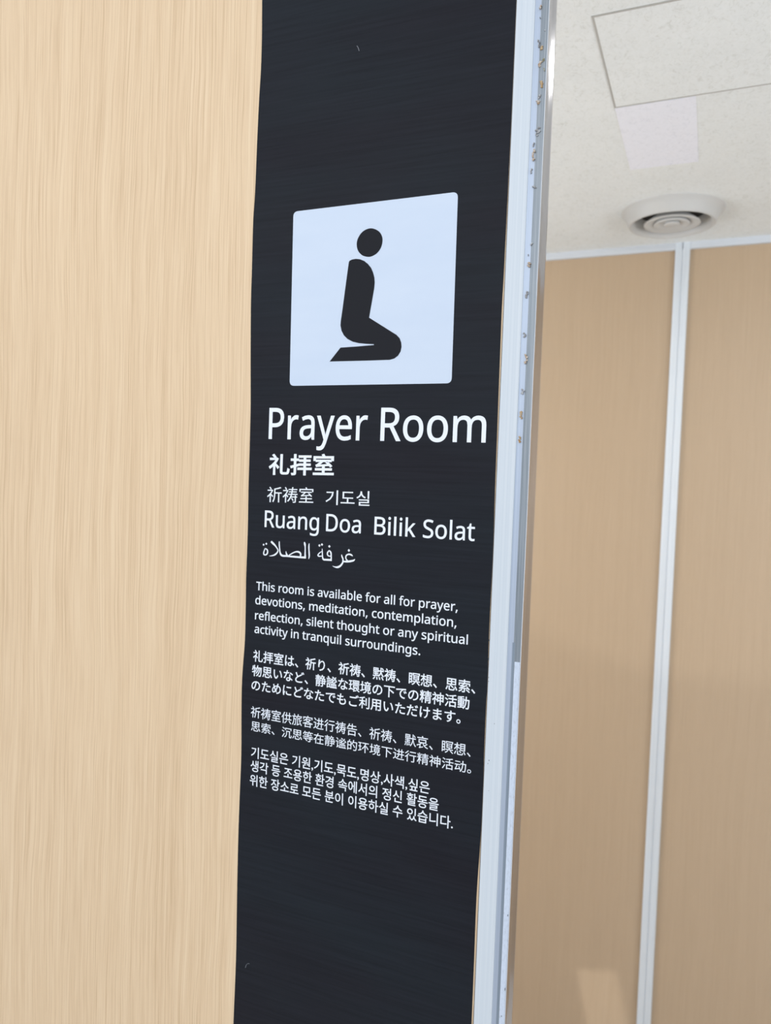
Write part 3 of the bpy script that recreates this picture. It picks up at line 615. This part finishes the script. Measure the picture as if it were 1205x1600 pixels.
Y_TXT, T_TXT = -0.0006, 0.0002
cap0, cap1 = 0.0, extent(latin('P', 0.0)[0], 1)[1]
for name, words, height, bold in LATIN_LINES:
    bm = bmesh.new()
    xa, za, xb, zb = words[0][1], words[0][2], words[-1][3], words[-1][4]
    zf = lambda X: za + (zb - za) * (X - xa) / (xb - xa)
    for text, x0, _z0, x1, _z1 in words:
        place(bm, latin(text, bold), x0, x1, zf, cap0, cap1, height, Y_TXT, T_TXT)
    obj(name, bm, M_letter, sign)
for words in CJK_LINES:
    bm = bmesh.new()
    for text, x0, z0, ztop, x1, z1, bold in words:
        f0, f1 = extent(cjk(text[0], bold)[0], 1)
        zf = lambda X: z0 + (z1 - z0) * (X - x0) / (x1 - x0)
        place(bm, cjk(text, bold), x0, x1, zf, f0, f1, ztop - z0, Y_TXT, T_TXT)
    obj('lettering', bm, M_letter, sign)

bm = bmesh.new()
for n, stroke in enumerate(ARABIC_STROKES):
    pts = spline(stroke, False, 6)
    L, R = [], []
    for i, (x, z, wd) in enumerate(pts):
        a = Vector(pts[max(i - 1, 0)][:2]); c = Vector(pts[min(i + 1, len(pts) - 1)][:2])
        d = (c - a).normalized()
        nrm = Vector((-d.y, d.x)) * max(wd, 0.0002) * 0.5
        L.append((x + nrm.x, z + nrm.y)); R.append((x - nrm.x, z - nrm.y))
    for i in range(len(pts) - 1):
        slab(bm, [L[i], L[i + 1], R[i + 1], R[i]], Y_TXT - 0.000004 * n, T_TXT)
for x, z, wd in ARABIC_DOTS:
    slab(bm, [(x, z + wd * 0.56), (x + wd * 0.52, z - wd * 0.02), (x, z - wd * 0.56), (x - wd * 0.52, z)], Y_TXT, T_TXT)
obj('lettering', bm, M_letter, sign)
for pts in SCRATCHES:
    bm = bmesh.new()
    pp = spline(pts, False, 4)
    slab(bm, [(x - 0.0003, z) for x, z in pp] + [(x + 0.0003, z + 0.0002) for x, z in pp[::-1]], -0.00045, 0.0001)
    obj('scratch', bm, M_scratch, sign, label='fine pale scratch')

# ---------------------------------------------------------------- ceiling fittings of the room
hatch = thing('access_hatch', 'square ceiling access hatch with thin grey joint line', 'ceiling hatch', loc=(-0.0555, 0.5865, CEIL))
hx = 0.1525
bm = bmesh.new()
for a in ((-hx, hx, -hx, -hx + 0.0036), (-hx, hx, hx - 0.0036, hx), (-hx, -hx + 0.0036, -hx + 0.0036, hx - 0.0036), (hx - 0.0036, hx, -hx + 0.0036, hx - 0.0036)):
    box(bm, *a, -0.0012, 0.0)
obj('frame', bm, M_joint, hatch, label='thin grey frame')
obj('panel', box_bm(-hx + 0.0036, hx - 0.0036, -hx + 0.0036, hx - 0.0036, -0.0010, 0.0), M_ceil, hatch)

t = obj('ceiling_tile', box_bm(-0.207, -0.062, 0.7425, 1.043, CEIL - 0.0008, CEIL), M_tile)
t['label'] = 'plain whiter rectangle of ceiling board between hatch and round vent'
t['category'] = 'ceiling tile'


def lathe(prof, seg=72):
    bm = bmesh.new()
    rings = []
    for r, z in prof:
        if r < 1e-6:
            rings.append([bm.verts.new((0, 0, z))])
        else:
            rings.append([bm.verts.new((r * math.cos(2 * math.pi * i / seg), r * math.sin(2 * math.pi * i / seg), z)) for i in range(seg)])
    for a, c in zip(rings, rings[1:]):
        for i in range(seg):
            j = (i + 1) % seg
            q = [a[i % len(a)], a[j % len(a)], c[j % len(c)], c[i % len(c)]]
            q = list(dict.fromkeys(q))
            if len(q) > 2:
                f = bm.faces.new(q)
                f.smooth = True
    return bm


vent = thing('ceiling_diffuser', 'round off-white ceiling air diffuser with stepped cones above wall joint', 'air vent', loc=(-0.1295, 1.346, CEIL))
obj('flange', lathe([(0.128, 0.0), (0.1275, -0.0024), (0.124, -0.0048), (0.117, -0.0128), (0.110, -0.0288), (0.1075, -0.0348), (0.1055, -0.0364), (0.1030, -0.0360), (0.098, -0.0288), (0.088, -0.0112), (0.084, -0.0016)]), M_vent, vent)
obj('throat', lathe([(0.086, -0.0010), (0.0, -0.0010)]), M_dark, vent, label='dark duct opening')
obj('outer_cone', lathe([(0.034, -0.0048), (0.070, -0.0320), (0.0700, -0.0336), (0.066, -0.0348), (0.050, -0.0300), (0.044, -0.0288), (0.034, -0.0160)]), M_vent, vent)
obj('middle_cone', lathe([(0.020, -0.0080), (0.0450, -0.0320), (0.0452, -0.0340), (0.041, -0.0356), (0.026, -0.0308), (0.019, -0.0288)]), M_vent, vent)
obj('center_cap', lathe([(0.008, -0.0080), (0.0200, -0.0320), (0.0202, -0.0344), (0.017, -0.0360), (0.0, -0.0368)]), M_vent, vent)

# the room's own downlight, just right of the frame; the polished edge of the post mirrors it
dl = thing('ceiling_light', 'round recessed ceiling light inside the room', 'ceiling light', loc=(0.165, 0.46, CEIL))
obj('ring', lathe([(0.070, 0.0), (0.070, -0.004), (0.060, -0.005), (0.060, 0.0)]), M_vent, dl)
m, nt, b = plain('lit_diffuser', (0.9, 0.9, 0.9), 0.5)
b.inputs['Emission Color'].default_value = (1, 0.99, 0.97, 1)
b.inputs['Emission Strength'].default_value = 22.0
obj('diffuser', lathe([(0.060, -0.002), (0.0, -0.002)]), m, dl)
